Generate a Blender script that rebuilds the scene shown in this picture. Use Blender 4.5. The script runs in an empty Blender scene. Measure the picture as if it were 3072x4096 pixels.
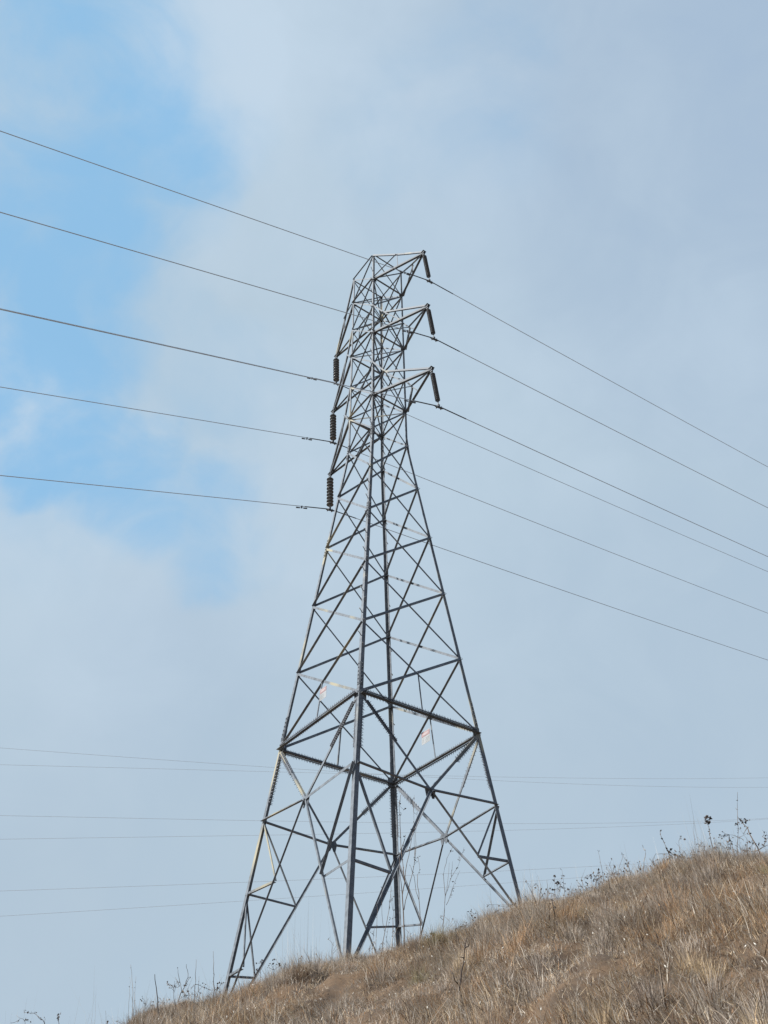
import bpy, bmesh, math, random
import numpy as np
from mathutils import Vector, Matrix, noise

sc = bpy.context.scene
random.seed(7)
rng = np.random.default_rng(11)
EYE = 1.6                                   # camera height above its own ground

# ---------------------------------------------------------------- camera
FPX = 3344.39                               # focal length in pixels of a 3072 x 4096 frame
PITCH, ROLL = 0.723698, -0.0075718
cp, sp, cr, sr = math.cos(PITCH), math.sin(PITCH), math.cos(ROLL), math.sin(ROLL)
_r, _u = Vector((1, 0, 0)), Vector((0, -sp, cp))
FWD = Vector((0, cp, sp))
RGT = cr * _r + sr * _u
UPV = -sr * _r + cr * _u
cam_d = bpy.data.cameras.new('camera')
cam = bpy.data.objects.new('camera', cam_d)
sc.collection.objects.link(cam)
cam_d.sensor_fit = 'VERTICAL'
cam_d.sensor_height = 36.0
cam_d.sensor_width = 27.0
cam_d.lens = 36.0 * FPX / 4096.0
cam_d.clip_start, cam_d.clip_end = 0.1, 6000.0
M = Matrix((RGT, UPV, -FWD)).transposed().to_4x4()
M.translation = Vector((0, 0, EYE))
cam.matrix_world = M
sc.camera = cam

# ---------------------------------------------------------------- sky, clouds and sun
SUN_EL = math.radians(40)
SUN_DIR = Vector((-0.93, -0.37, 0)).normalized()       # horizontal direction towards the sun
SKY_STRENGTH = 0.076
world = bpy.data.worlds.new('World')
sc.world = world
world.use_nodes = True
wt = world.node_tree
for n in list(wt.nodes):
    wt.nodes.remove(n)
WN, WL = wt.nodes, wt.links


def wn(kind, **kw):
    n = WN.new(kind)
    for k, v in kw.items():
        setattr(n, k, v)
    return n


def wmath(op, a, b=None, clamp=False):
    n = wn('ShaderNodeMath', operation=op, use_clamp=clamp)
    for i, v in enumerate((a, b)):
        if v is None:
            continue
        if isinstance(v, (int, float)):
            n.inputs[i].default_value = v
        else:
            WL.new(v, n.inputs[i])
    return n.outputs[0]


def wmix(f, a, b):
    n = wn('ShaderNodeMix', data_type='RGBA')
    for s, v in ((n.inputs[0], f), (n.inputs[6], a), (n.inputs[7], b)):
        if isinstance(v, (int, float)):
            s.default_value = v
        elif isinstance(v, tuple):
            s.default_value = (*v, 1)
        else:
            WL.new(v, s)
    return n.outputs[2]


def pix_dir(x, y):
    """direction towards a point of the sky, given where it stands in the 1659-wide view"""
    x, y = x * 1.8517, y * 1.8517
    return (FWD + (x - 1536) / FPX * RGT - (y - 2048) / FPX * UPV).normalized()


out = wn('ShaderNodeOutputWorld')
bg = wn('ShaderNodeBackground')
bg.inputs['Strength'].default_value = SKY_STRENGTH
WL.new(bg.outputs[0], out.inputs[0])
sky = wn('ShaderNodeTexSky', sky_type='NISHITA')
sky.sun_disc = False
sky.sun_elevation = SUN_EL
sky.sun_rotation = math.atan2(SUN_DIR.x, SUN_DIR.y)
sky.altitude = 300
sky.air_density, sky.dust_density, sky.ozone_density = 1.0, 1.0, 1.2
tc = wn('ShaderNodeTexCoord')
# warp the direction so that cloud edges are ragged
nz1 = wn('ShaderNodeTexNoise')
nz1.inputs['Scale'].default_value = 3.2
nz1.inputs['Detail'].default_value = 5
nz1.inputs['Roughness'].default_value = 0.55
WL.new(tc.outputs['Generated'], nz1.inputs['Vector'])
sub = wn('ShaderNodeVectorMath', operation='SUBTRACT')
WL.new(nz1.outputs['Color'], sub.inputs[0])
sub.inputs[1].default_value = (0.5, 0.5, 0.5)
scl = wn('ShaderNodeVectorMath', operation='SCALE')
WL.new(sub.outputs[0], scl.inputs[0])
scl.inputs['Scale'].default_value = 0.30
add = wn('ShaderNodeVectorMath', operation='ADD')
WL.new(tc.outputs['Generated'], add.inputs[0])
WL.new(scl.outputs[0], add.inputs[1])
nrm = wn('ShaderNodeVectorMath', operation='NORMALIZE')
WL.new(add.outputs[0], nrm.inputs[0])


def blob(x, y, r_deg, soft=0.0, src=None):
    d = pix_dir(x, y)
    dn = wn('ShaderNodeVectorMath', operation='DOT_PRODUCT')
    WL.new(src or nrm.outputs[0], dn.inputs[0])
    dn.inputs[1].default_value = d
    m = wn('ShaderNodeMapRange', interpolation_type='SMOOTHSTEP')
    WL.new(dn.outputs['Value'], m.inputs['Value'])
    m.inputs['From Min'].default_value = math.cos(math.radians(r_deg))
    m.inputs['From Max'].default_value = math.cos(math.radians(r_deg * soft))
    return m.outputs[0]


# openings of blue sky
gap = None
for (x, y, r, w) in [(20, 30, 15, .8), (215, 90, 9, .85), (60, 330, 11, .75), (385, 290, 7, .62), (310, 430, 8, .42), (140, 560, 10, .7),
                     (60, 790, 8.5, 1.0), (220, 760, 6.5, .6), (150, 930, 6, .9), (290, 1050, 6, .7), (430, 1130, 5.5, .6),
                     (120, 1150, 5, .25), (560, 260, 4, .25), (300, 700, 8, .3), (450, 900, 8, .25), (980, 260, 8, .30), (1080, 100, 6, .25)]:
    b = wmath('MULTIPLY', blob(x, y, r), w)
    gap = b if gap is None else wmath('MAXIMUM', gap, b)
# small-scale wisps
nz2 = wn('ShaderNodeTexNoise')
nz2.inputs['Scale'].default_value = 4.5
nz2.inputs['Detail'].default_value = 7
nz2.inputs['Roughness'].default_value = 0.52
nz2.inputs['Distortion'].default_value = 0.4
WL.new(tc.outputs['Generated'], nz2.inputs['Vector'])
nz3 = wn('ShaderNodeTexNoise')
nz3.inputs['Scale'].default_value = 7.5
nz3.inputs['Detail'].default_value = 9
nz3.inputs['Roughness'].default_value = 0.56
nz3.inputs['Distortion'].default_value = 0.7
WL.new(tc.outputs['Generated'], nz3.inputs['Vector'])
nsum = wmath('ADD', wmath('MULTIPLY', wmath('SUBTRACT', nz2.outputs['Fac'], 0.5), -1.5), wmath('MULTIPLY', wmath('SUBTRACT', nz3.outputs['Fac'], 0.5), -1.1))
gs = wn('ShaderNodeMapRange', interpolation_type='SMOOTHSTEP')
WL.new(wmath('ADD', gap, wmath('MULTIPLY', nsum, wmath('ADD', wmath('MULTIPLY', gap, 2.0), 0.20))), gs.inputs['Value'])
gs.inputs['From Min'].default_value = -0.10
gs.inputs['From Max'].default_value = 1.28
gs.inputs['To Max'].default_value = 0.80
gapw = gs.outputs[0]
# cloud colour: grey-blue sheet, paler where it is thick, all values before the background strength
K = 10.0


def kc(r, g, b):
    return (r * K, g * K, b * K)


bright = None
for (x, y, r, w) in [(480, 130, 9, .8), (640, 80, 9, .55), (700, 250, 10, .45), (40, 960, 8, .8), (600, 420, 10, .35),
                     (150, 1080, 9, .5), (160, 1430, 13, .55), (560, 1250, 12, .3), (900, 420, 12, .35), (60, 1000, 9, .6), (900, 1000, 18, .25)]:
    b = wmath('MULTIPLY', blob(x, y, r), w)
    bright = b if bright is None else wmath('MAXIMUM', bright, b)
dark = None
for (x, y, r, w) in [(1659, 0, 28, .55), (1659, 500, 20, .5), (1250, 180, 14, .35), (1659, 1700, 24, .35), (0, 2050, 14, .3), (400, 1500, 12, .3), (900, 1500, 18, -.0)]:
    b = wmath('MULTIPLY', blob(x, y, r), w)
    dark = b if dark is None else wmath('MAXIMUM', dark, b)
tone = wmath('ADD', bright, wmath('ADD', wmath('MULTIPLY', nsum, -.85), 0.06))
cloud = wmix(wmath('MAXIMUM', tone, 0.0, True), kc(.480, .602, .710), kc(.545, .672, .800))
cloud = wmix(wmath('MULTIPLY', dark, wmath('ADD', 1.0, wmath('MULTIPLY', nsum, .9)), True), cloud, kc(.352, .470, .640))
lowhaze = wn('ShaderNodeSeparateXYZ')
WL.new(tc.outputs['Generated'], lowhaze.inputs[0])
lh = wn('ShaderNodeMapRange', interpolation_type='SMOOTHSTEP')
WL.new(lowhaze.outputs['Z'], lh.inputs['Value'])
lh.inputs['From Min'].default_value = 0.75
lh.inputs['From Max'].default_value = 0.25
cloud = wmix(wmath('MULTIPLY', lh.outputs[0], 0.55), cloud, kc(.462, .572, .668))
blue = wmix(0.9, sky.outputs[0], kc(.245, .545, .865))
# clouds end behind the camera; unseen sky there set darker to deepen steel shade
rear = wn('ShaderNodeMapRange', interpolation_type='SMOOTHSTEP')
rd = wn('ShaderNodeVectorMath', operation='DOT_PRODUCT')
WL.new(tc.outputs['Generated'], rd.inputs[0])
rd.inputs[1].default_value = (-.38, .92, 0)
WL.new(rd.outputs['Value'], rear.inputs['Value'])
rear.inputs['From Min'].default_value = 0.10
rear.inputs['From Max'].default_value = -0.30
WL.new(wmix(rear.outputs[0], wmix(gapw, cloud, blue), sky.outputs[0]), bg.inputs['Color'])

sun_d = bpy.data.lights.new('sun', 'SUN')
sun_d.energy = 4.8
sun_d.angle = math.radians(2.0)
sun_d.color = (1.0, 0.96, 0.91)
sun = bpy.data.objects.new('sun', sun_d)
sc.collection.objects.link(sun)
_to = Vector((SUN_DIR.x * math.cos(SUN_EL), SUN_DIR.y * math.cos(SUN_EL), math.sin(SUN_EL)))
sun.rotation_euler = _to.to_track_quat('Z', 'Y').to_euler()
sun.location = (-20, -10, 60)
sc.view_settings.view_transform = 'Standard'
sc.view_settings.look = 'None'
sc.view_settings.exposure = 0.40
sc.view_settings.gamma = 1.0


# ---------------------------------------------------------------- helpers
def mat(name, col, rough=0.7, metal=0.0, spec=0.5):
    m = bpy.data.materials.new(name)
    m.use_nodes = True
    b = m.node_tree.nodes['Principled BSDF']
    b.inputs['Base Color'].default_value = (*col, 1)
    b.inputs['Roughness'].default_value = rough
    b.inputs['Metallic'].default_value = metal
    b.inputs['Specular IOR Level'].default_value = spec
    return m


def noisy(name, cols, scale=4.0, rough=0.7, metal=0.0, detail=6, bump=0.0, coord='Object', spec=0.5, stops=None):
    m = mat(name, cols[0], rough, metal, spec)
    nt = m.node_tree
    N, L = nt.nodes, nt.links
    b = N['Principled BSDF']
    t = N.new('ShaderNodeTexCoord')
    nz = N.new('ShaderNodeTexNoise')
    nz.inputs['Scale'].default_value = scale
    nz.inputs['Detail'].default_value = detail
    nz.inputs['Roughness'].default_value = 0.6
    L.new(t.outputs[coord], nz.inputs['Vector'])
    r = N.new('ShaderNodeValToRGB')
    e = r.color_ramp.elements
    n = len(cols)
    stops = stops or [0.3 + 0.4 * i / max(1, n - 1) for i in range(n)]
    e[0].position, e[0].color = stops[0], (*cols[0], 1)
    e[1].position, e[1].color = stops[-1], (*cols[-1], 1)
    for i in range(1, n - 1):
        q = e.new(stops[i])
        q.color = (*cols[i], 1)
    L.new(nz.outputs['Fac'], r.inputs['Fac'])
    L.new(r.outputs['Color'], b.inputs['Base Color'])
    if bump:
        bp = N.new('ShaderNodeBump')
        bp.inputs['Strength'].default_value = bump
        bp.inputs['Distance'].default_value = 0.02
        L.new(nz.outputs['Fac'], bp.inputs['Height'])
        L.new(bp.outputs['Normal'], b.inputs['Normal'])
    return m


def galvanised(name, base, stain=0.25):
    """weathered zinc: mottled grey with pale oxide and a little yellow lichen"""
    m = mat(name, base, 0.62, 0.15, 0.4)
    nt = m.node_tree
    N, L = nt.nodes, nt.links
    b = N['Principled BSDF']
    g = N.new('ShaderNodeTexCoord')
    n1 = N.new('ShaderNodeTexNoise'); n1.inputs['Scale'].default_value = 9; n1.inputs['Detail'].default_value = 8
    n2 = N.new('ShaderNodeTexNoise'); n2.inputs['Scale'].default_value = 0.55; n2.inputs['Detail'].default_value = 3
    L.new(g.outputs['Object'], n1.inputs['Vector'])
    L.new(g.outputs['Object'], n2.inputs['Vector'])
    r1 = N.new('ShaderNodeValToRGB')
    e = r1.color_ramp.elements
    e[0].position, e[0].color = 0.28, (base[0] * .62, base[1] * .62, base[2] * .62, 1)
    e[1].position, e[1].color = 0.66, (base[0] * 1.18, base[1] * 1.18, base[2] * 1.18, 1)
    L.new(n1.outputs['Fac'], r1.inputs['Fac'])
    r2 = N.new('ShaderNodeMapRange')
    r2.inputs['From Min'].default_value = 0.57
    r2.inputs['From Max'].default_value = 0.66
    r2.inputs['To Max'].default_value = stain
    L.new(n2.outputs['Fac'], r2.inputs['Value'])
    mx = N.new('ShaderNodeMix'); mx.data_type = 'RGBA'
    L.new(r2.outputs[0], mx.inputs[0])
    L.new(r1.outputs['Color'], mx.inputs[6])
    mx.inputs[7].default_value = (.50, .45, .29, 1)
    L.new(mx.outputs[2], b.inputs['Base Color'])
    rr = N.new('ShaderNodeMapRange')
    rr.inputs['To Min'].default_value = 0.5
    rr.inputs['To Max'].default_value = 0.8
    L.new(n1.outputs['Fac'], rr.inputs['Value'])
    L.new(rr.outputs[0], b.inputs['Roughness'])
    return m


STEEL = galvanised('galvanised steel', (.172, .197, .224), .6)
STEEL_D = galvanised('weathered steel', (.130, .150, .172), .25)
BOLT = noisy('dull bolt steel', [(.14, .14, .14), (.24, .24, .24)], 20, .55, .4)
SPIKE = noisy('guard strip steel', [(.10, .11, .13), (.18, .19, .21)], 15, .5, .3)
CABLE = noisy('aluminium conductor', [(.50, .60, .70), (.58, .68, .78)], 3, .5, .0)
CABLE_FAR = noisy('old aluminium conductor', [(.52, .55, .58), (.60, .63, .66)], 1, .6, .1)
PORC = noisy('brown grey glazed porcelain', [(.105, .115, .122), (.165, .175, .185)], 6, .2, 0, spec=.6)
CAPM = noisy('cap iron', [(.20, .20, .20), (.32, .32, .31)], 18, .5, .4)
FITTING = noisy('dark cast fitting', [(.07, .08, .09), (.14, .15, .16)], 14, .5, .3)


def link(name, me, m=None, parent=None):
    o = bpy.data.objects.new(name, me)
    sc.collection.objects.link(o)
    if m is not None and me is not None and not me.materials:
        me.materials.append(m)
    if parent is not None:
        o.parent = parent
    return o


def bm_obj(name, bm, m, parent=None, smooth=False):
    me = bpy.data.meshes.new(name)
    bm.normal_update()
    bm.to_mesh(me)
    bm.free()
    if smooth:
        me.polygons.foreach_set('use_smooth', [True] * len(me.polygons))
    return link(name, me, m, parent)


def np_mesh(name, V, F):
    """V (n,3), F (m,k) -> mesh, quick"""
    me = bpy.data.meshes.new(name)
    V = np.asarray(V, dtype=np.float32)
    F = np.asarray(F, dtype=np.int32)
    k = F.shape[1]
    me.vertices.add(len(V))
    me.vertices.foreach_set('co', V.ravel())
    me.loops.add(F.size)
    me.loops.foreach_set('vertex_index', F.ravel())
    me.polygons.add(len(F))
    me.polygons.foreach_set('loop_start', np.arange(0, F.size, k, dtype=np.int32))
    me.update(calc_edges=True)
    return me


def tag(o, label=None, cat=None, group=None, kind=None):
    if label: o['label'] = label
    if cat: o['category'] = cat
    if group: o['group'] = group
    if kind: o['kind'] = kind
    return o


def empty(name, loc):
    o = bpy.data.objects.new(name, None)
    o.empty_display_size = 0.3
    o.location = loc
    sc.collection.objects.link(o)
    return o


def add_box(bm, c, ax, ay, az, hx, hy, hz):
    vs = []
    for sx in (-1, 1):
        for sy in (-1, 1):
            for sz in (-1, 1):
                vs.append(bm.verts.new(c + ax * hx * sx + ay * hy * sy + az * hz * sz))
    for f in ((0, 1, 3, 2), (4, 6, 7, 5), (0, 4, 5, 1), (2, 3, 7, 6), (0, 2, 6, 4), (1, 5, 7, 3)):
        bm.faces.new([vs[i] for i in f])


def frame(d):
    d = d.normalized()
    a = Vector((0, 0, 1)) if abs(d.z) < .9 else Vector((1, 0, 0))
    s = d.cross(a).normalized()
    return d, s, s.cross(d)


def add_tube(bm, pts, rad, seg=6):
    """tapered tube through points; rad a number or list"""
    n = len(pts)
    rad = [rad] * n if isinstance(rad, (int, float)) else rad
    rings = []
    for i, p in enumerate(pts):
        d = (pts[min(i + 1, n - 1)] - pts[max(i - 1, 0)])
        d, s, t = frame(d)
        rings.append([bm.verts.new(p + (s * math.cos(2 * math.pi * k / seg) + t * math.sin(2 * math.pi * k / seg)) * rad[i]) for k in range(seg)])
    for a, b in zip(rings, rings[1:]):
        for k in range(seg):
            bm.faces.new((a[k], a[(k + 1) % seg], b[(k + 1) % seg], b[k]))
    bm.faces.new(rings[0][::-1])
    bm.faces.new(rings[-1])


def add_lathe(bm, o, d, prof, seg=16):
    d, s, t = frame(d)
    rings = []
    for h, r in prof:
        rings.append([bm.verts.new(o + d * h + (s * math.cos(2 * math.pi * k / seg) + t * math.sin(2 * math.pi * k / seg)) * r) for k in range(seg)])
    for a, b in zip(rings, rings[1:]):
        for k in range(seg):
            bm.faces.new((a[k], a[(k + 1) % seg], b[(k + 1) % seg], b[k]))
    bm.faces.new(rings[0][::-1])
    bm.faces.new(rings[-1])


def add_angle(bm, A, B, n, b, t=.007, out=1, low=True, off=0.0, inset=0.0):
    """rolled steel angle from A to B: one flange flat on the plane with normal n, the other standing
    out along n (out=1) or in (out=-1) at the lower (or upper) edge"""
    d = (B - A).normalized()
    A = A + d * inset
    B = B - d * inset
    n = (n - d * n.dot(d)).normalized()
    s = d.cross(n).normalized()
    if s.z > 0:
        s = -s                              # s points down
    if not low:
        s = -s
    o = n * off
    h = b / 2
    prof = [(-h, 0), (h, 0), (h, b * out), (h - t, b * out), (h - t, t * out), (-h, t * out)]
    ra = [bm.verts.new(A + o + s * x + n * y) for x, y in prof]
    rb = [bm.verts.new(B + o + s * x + n * y) for x, y in prof]
    for i in range(6):
        j = (i + 1) % 6
        bm.faces.new((ra[i], ra[j], rb[j], rb[i]))
    bm.faces.new(ra[::-1])
    bm.faces.new(rb)


# ---------------------------------------------------------------- terrain
# skyline of the grass crest: azimuth -> tangent of elevation
SIL = [(-700, 4520), (-200, 4330), (200, 4260), (470, 4135), (549, 4050), (619, 4032), (712, 4010), (775, 3992), (872, 3968), (1020, 3931), (1141, 3888), (1200, 3860),
       (1334, 3845), (1382, 3822), (1445, 3800), (1512, 3800), (1575, 3770), (1647, 3742), (1722, 3745), (1800, 3730), (1873, 3694), (1939, 3660),
       (2053, 3633), (2102, 3605), (2162, 3585), (2234, 3575), (2300, 3572), (2354, 3550), (2420, 3535), (2466, 3508), (2571, 3493), (2616, 3472), (2692, 3457),
       (2782, 3442), (2827, 3420), (2905, 3425), (2969, 3408), (3072, 3399), (3400, 3340), (3900, 3260)]


def ray(x, y):
    return FWD + (x - 1536) / FPX * RGT - (y - 2048) / FPX * UPV


_az, _tn = [], []
for x, y in SIL:
    d = ray(x, y)
    _az.append(math.atan2(d.x, d.y))
    _tn.append(d.z / math.hypot(d.x, d.y))
AZ = np.array([-3.2, -2.2, -1.5, -0.9] + _az + [1.1, 1.7, 2.4, 3.2])
TN = np.array([-.35, -.30, -.22, -.10] + _tn + [.42, .36, .05, -.35])
_ga = np.linspace(-3.2, 3.2, 2561)
_gt = np.interp(_ga, AZ, TN)
_k = np.exp(-.5 * (np.arange(-6, 7) / 2.2) ** 2)
_gt = np.convolve(np.pad(_gt, 6, 'edge'), _k / _k.sum(), 'valid')
GRASS_TOP = 0.165


def crest_r(az):
    return 13.7 + 0.5 * np.sin(az * 9 + 1.0) + 0.35 * np.sin(az * 23)


def ground_z(x, y):
    """height of the hillside (vectorised)"""
    x = np.asarray(x, float); y = np.asarray(y, float)
    az = np.arctan2(x, y)
    rho = np.hypot(x, y)
    T = np.interp(az, _ga, _gt)
    rc = crest_r(az)
    zc = T * rc - GRASS_TOP + EYE
    s = rho / rc
    rise = zc / rc
    k = np.clip(1 - T / np.maximum(rise, 1e-3), 0.0, .45)
    k = np.where(rise > 0.02, k, 0)
    near = zc * (s + k * s * (1 - s))
    q = np.maximum(rho - rc, 0)
    L1 = 17.0
    far = zc + .88 * T * L1 * (1 - np.exp(-q / L1)) - 0.0011 * np.maximum(rho - 30, 0) ** 1.6
    z = np.where(s < 1, near, far)
    # shallow humps in the turf
    w = np.clip((rho - 3) / 4, 0, 1) * np.clip((rc + 1.2 - rho) / 2.5, 0, 1)
    h = (.085 * np.sin(x * 1.9 + .8 * np.sin(y * 1.3)) * np.sin(y * 1.6 + 1.2 + .7 * np.sin(x * 2.1))
         + .075 * np.sin(x * 4.6 + y * 1.6 + 1.3 * np.sin(y * 2.2)) * np.sin(y * 4.1 - x * 1.1 + 1.2 * np.sin(x * 2.7))
         + .06 * np.sin(x * 9.4 + y * 2.3 + 1.4 * np.sin(y * 4.6 + x)) * np.sin(y * 8.7 - x * 3.1 + 1.3 * np.sin(x * 5.3)))
    return z + h * w


def gz(x, y):
    return float(ground_z(x, y))


rings = np.concatenate([np.linspace(0, 4, 9), np.linspace(4.1, 16, 170), np.linspace(16.5, 40, 48), 40 * (1.13 ** np.arange(1, 34))])
na = 900
th = np.linspace(-math.pi, math.pi, na, endpoint=False)
RR, TT = np.meshgrid(rings, th, indexing='ij')
GX, GY = RR * np.sin(TT), RR * np.cos(TT)
GZ = ground_z(GX, GY)
V = np.stack([GX, GY, GZ], -1).reshape(-1, 3)
i, j = np.meshgrid(np.arange(len(rings) - 1), np.arange(na), indexing='ij')
a = i * na + j; b = i * na + (j + 1) % na; c = (i + 1) * na + (j + 1) % na; d_ = (i + 1) * na + j
gm = np_mesh('hillside', V, np.stack([a, d_, c, b], -1).reshape(-1, 4))
gm.polygons.foreach_set('use_smooth', [True] * len(gm.polygons))
SOIL = noisy('dry hillside soil and thatch', [(.055, .038, .026), (.09, .062, .040), (.135, .088, .052), (.10, .078, .058)], 2.6, .95, 0, 10, .8)
hill = link('hillside', gm, SOIL)
tag(hill, kind='structure')

# ---------------------------------------------------------------- the tower: measured frame
U = 0.6                                    # one measuring unit in metres
PHI = -0.943616
E1 = Vector((math.cos(PHI), math.sin(PHI), 0))
E2 = Vector((-math.sin(PHI), math.cos(PHI), 0))
UP = Vector((0, 0, 1))
C0 = Vector((-0.3245, 32.4371, 0)) * U + Vector((0, 0, EYE))
Zk = {'Vl': 12.90, 'Vm': 12.655, 'W': 15.905, '1': 19.489, '2': 23.078, '3': 26.563, '4': 29.97, '5': 33.272, '6': 36.052, '6p': 38.898,
      '7': 41.805, '7p': 44.556, '8': 47.541, '9': 50.296}
FOOT = dict(L=4.85, N=5.86, R=8.56, F=6.98)
SG = dict(N=(1, -1), R=(1, 1), F=(-1, 1), L=(-1, -1))
FACES = {'NL': ('N', 'L', -E2), 'NR': ('N', 'R', E1), 'RF': ('R', 'F', E2), 'FL': ('F', 'L', -E1)}


def wz(z):
    return max(-0.10412 * z + 4.65542, 1.19) if z < 33.6 else 1.19


def P(u, v, z):
    return C0 + E1 * (u * U) + E2 * (v * U) + UP * (z * U)


def leg(l, z):
    w = wz(z)
    return P(SG[l][0] * w, SG[l][1] * w, z)


def node(l, k):
    return leg(l, Zk[k])


def facemid(a, b, z):
    return (leg(a, z) + leg(b, z)) / 2


base = C0.copy(); base.z = gz(C0.x, C0.y)
tower = empty('transmission_tower', base)
tag(tower, 'tall grey galvanised steel lattice tower with six arms standing on the grassy hill', 'electricity pylon')
bpy.context.view_layer.update()
INV = tower.matrix_world.inverted()


def tpart(name, bm, m, parent=None, smooth=False):
    o = bm_obj(name, bm, m, None, smooth)
    o.parent = tower if parent is None else parent
    if parent is None:
        o.matrix_parent_inverse = Matrix.Translation(-base)
    return o


def spikes(bm, A, B, n, half, ln=.07, gap=.042, sides=(-1, 1), tilt=.25, toward=None):
    """a row of thin pointed teeth along both edges of a bar"""
    d = (B - A); L = d.length; d.normalize()
    n = (n - d * n.dot(d)).normalized()
    s = d.cross(n).normalized()
    if toward is not None:
        sides = (1 if s.dot(toward) > 0 else -1,)
    for sd in sides:
        for i in range(int(L / gap)):
            p = A + d * (gap * (i + .5)) + s * sd * half
            w = .012
            tip = p + (s * sd + n * tilt * (1 if i % 2 else -1)).normalized() * ln * random.uniform(.78, 1.1) + d * random.uniform(-.010, .010)
            q = [bm.verts.new(p - d * w - n * .004), bm.verts.new(p + d * w - n * .004), bm.verts.new(p + d * w + n * .004), bm.verts.new(p - d * w + n * .004)]
            tv = bm.verts.new(tip)
            for k in range(4):
                bm.faces.new((q[k], q[(k + 1) % 4], tv))
            bm.faces.new(q[::-1])
    # the strip that carries the teeth
    for sd in sides:
        add_box(bm, (A + B) / 2 + s * sd * (half - .006), d, s, n, L / 2, .008, .011)


def guard(parent, A, B, n, half, **k):
    bm = bmesh.new()
    spikes(bm, A, B, n, half, **k)
    return tpart('spike_guard', bm, SPIKE, parent)


# --- legs
LEGOBJ = {}
for l in 'NRFL':
    su, sv = SG[l]
    fu, fv = E1 * -su, E2 * -sv                 # flanges run inwards along the two faces
    bm = bmesh.new()
    segs = []
    gfoot = leg(l, FOOT[l] - 1.5)
    zb = min(FOOT[l] - .8, (gz(gfoot.x, gfoot.y) - .6 - EYE) / U)
    for z0, z1, bb in ((zb, Zk['W'] + .9, .108), (Zk['W'] + .9, Zk['3'], .098), (Zk['3'], Zk['5'], .088), (Zk['5'], Zk['7'], .078), (Zk['7'], Zk['9'] + .1, .072)):
        A, B = leg(l, z0), leg(l, z1)
        t = .010
        prof = [(0, 0), (bb, 0), (bb, t), (t, t), (t, bb), (0, bb)]
        ra = [bm.verts.new(A + fu * x + fv * y) for x, y in prof]
        rb = [bm.verts.new(B + fu * x + fv * y) for x, y in prof]
        for i in range(6):
            j = (i + 1) % 6
            bm.faces.new((ra[i], ra[j], rb[j], rb[i]))
        bm.faces.new(ra[::-1]); bm.faces.new(rb)
    bmesh.ops.recalc_face_normals(bm, faces=bm.faces)
    LEGOBJ[l] = tpart('leg', bm, STEEL)
    # splice covers with bolt heads
    for zs in (Zk['W'] + .9, Zk['3'], Zk['5']):
        bm = bmesh.new()
        A, B = leg(l, zs - .55), leg(l, zs + .55)
        d = (B - A).normalized()
        for f, g in ((fu, fv), (fv, fu)):
            c = (A + B) / 2 + f * .048 - g * .008
            add_box(bm, c, d, f, g, .33, .040, .005)
            for i in range(6):
                add_box(bm, c - d * (.28 - .112 * i) - g * .012, d, f, g, .012, .012, .012)
        bmesh.ops.recalc_face_normals(bm, faces=bm.faces)
        tpart('splice_plate', bm, STEEL_D, LEGOBJ[l])
    # spiked guard strips below the waist ring
    A, B = leg(l, Zk['W'] - .25), leg(l, Zk['W'] - 2.35)
    bm = bmesh.new()
    spikes(bm, A + fu * .055, B + fu * .055, E2, .055, tilt=.2, toward=fu)
    spikes(bm, A + fv * .055, B + fv * .055, E1, .055, tilt=.2, toward=fv)
    tpart('spike_guard', bm, SPIKE, LEGOBJ[l])

# step bolts up the near leg and the far leg
for l in 'NF':
    su, sv = SG[l]
    bm = bmesh.new()
    add_lathe(bm, Vector(), Vector((1, 0, 0)), [(-.012, .013), (0, .013), (0, .0105), (.185, .0105), (.185, .016), (.20, .016)], 8)
    me = bpy.data.meshes.new('step_bolt'); bm.to_mesh(me); bm.free(); me.materials.append(BOLT)
    z = Zk['W'] + 2.2
    i = 0
    while z < Zk['9'] - .6:
        side = i % 2
        p = leg(l, z)
        dirn = (E1 * -su if side else E2 * -sv)
        # the bolt passes through one flange and sticks out of the face of the tower
        q = p + (E2 * -sv * .045 if side == 0 else E1 * -su * .045)
        o = link('step_bolt', me, None, LEGOBJ[l])
        dd = (E1 * su if side == 0 else E2 * sv)
        dd = (dd * .8 + (E2 * sv if side == 0 else E1 * su) * .6).normalized()
        o.matrix_basis = Matrix.Translation(q) @ dd.to_track_quat('X', 'Z').to_matrix().to_4x4()
        z += .62
        i += 1


def bar(name, A, B, n, b, out=1, low=True, off=0.0, inset=.03, m=STEEL, t=.0065, parent=None):
    bm = bmesh.new()
    add_angle(bm, A, B, n, b, t, out, low, off, inset)
    bmesh.ops.recalc_face_normals(bm, faces=bm.faces)
    return tpart(name, bm, m, parent)


# --- X bracing of every panel on the four faces
PAN = ['W', '1', '2', '3', '4', '5', '6', '6p', '7', '7p', '8', '9']
for f, (a, b, n) in FACES.items():
    for k0, k1 in zip(PAN, PAN[1:]):
        body = PAN.index(k0) < 5
        big = (.068 if body else .052)
        thin = (.046 if body else .038)
        A0, A1, B0, B1 = node(a, k0), node(a, k1), node(b, k0), node(b, k1)
        if f == 'NL':
            bar('cross_brace', A0, B1, n, big * .95, -1, False, .004)       # pale, flat to the light
            bar('cross_brace', A1, B0, n, big, 1, True, -.020)
        elif f == 'NR':
            bar('cross_brace', A0, B1, n, big * 1.05, 1, True, .004)
            bar('cross_brace', A1, B0, n, thin, -1, False, -.020)
        elif f == 'RF':
            bar('cross_brace', A0, B1, n, big * .95, 1, False, .004)
            bar('cross_brace', A1, B0, n, big, -1, True, -.020)
        else:
            bar('cross_brace', B0, A1, n, big, -1, True, -.020)
            bar('cross_brace', B1, A0, n, thin, 1, False, .004)

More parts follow.
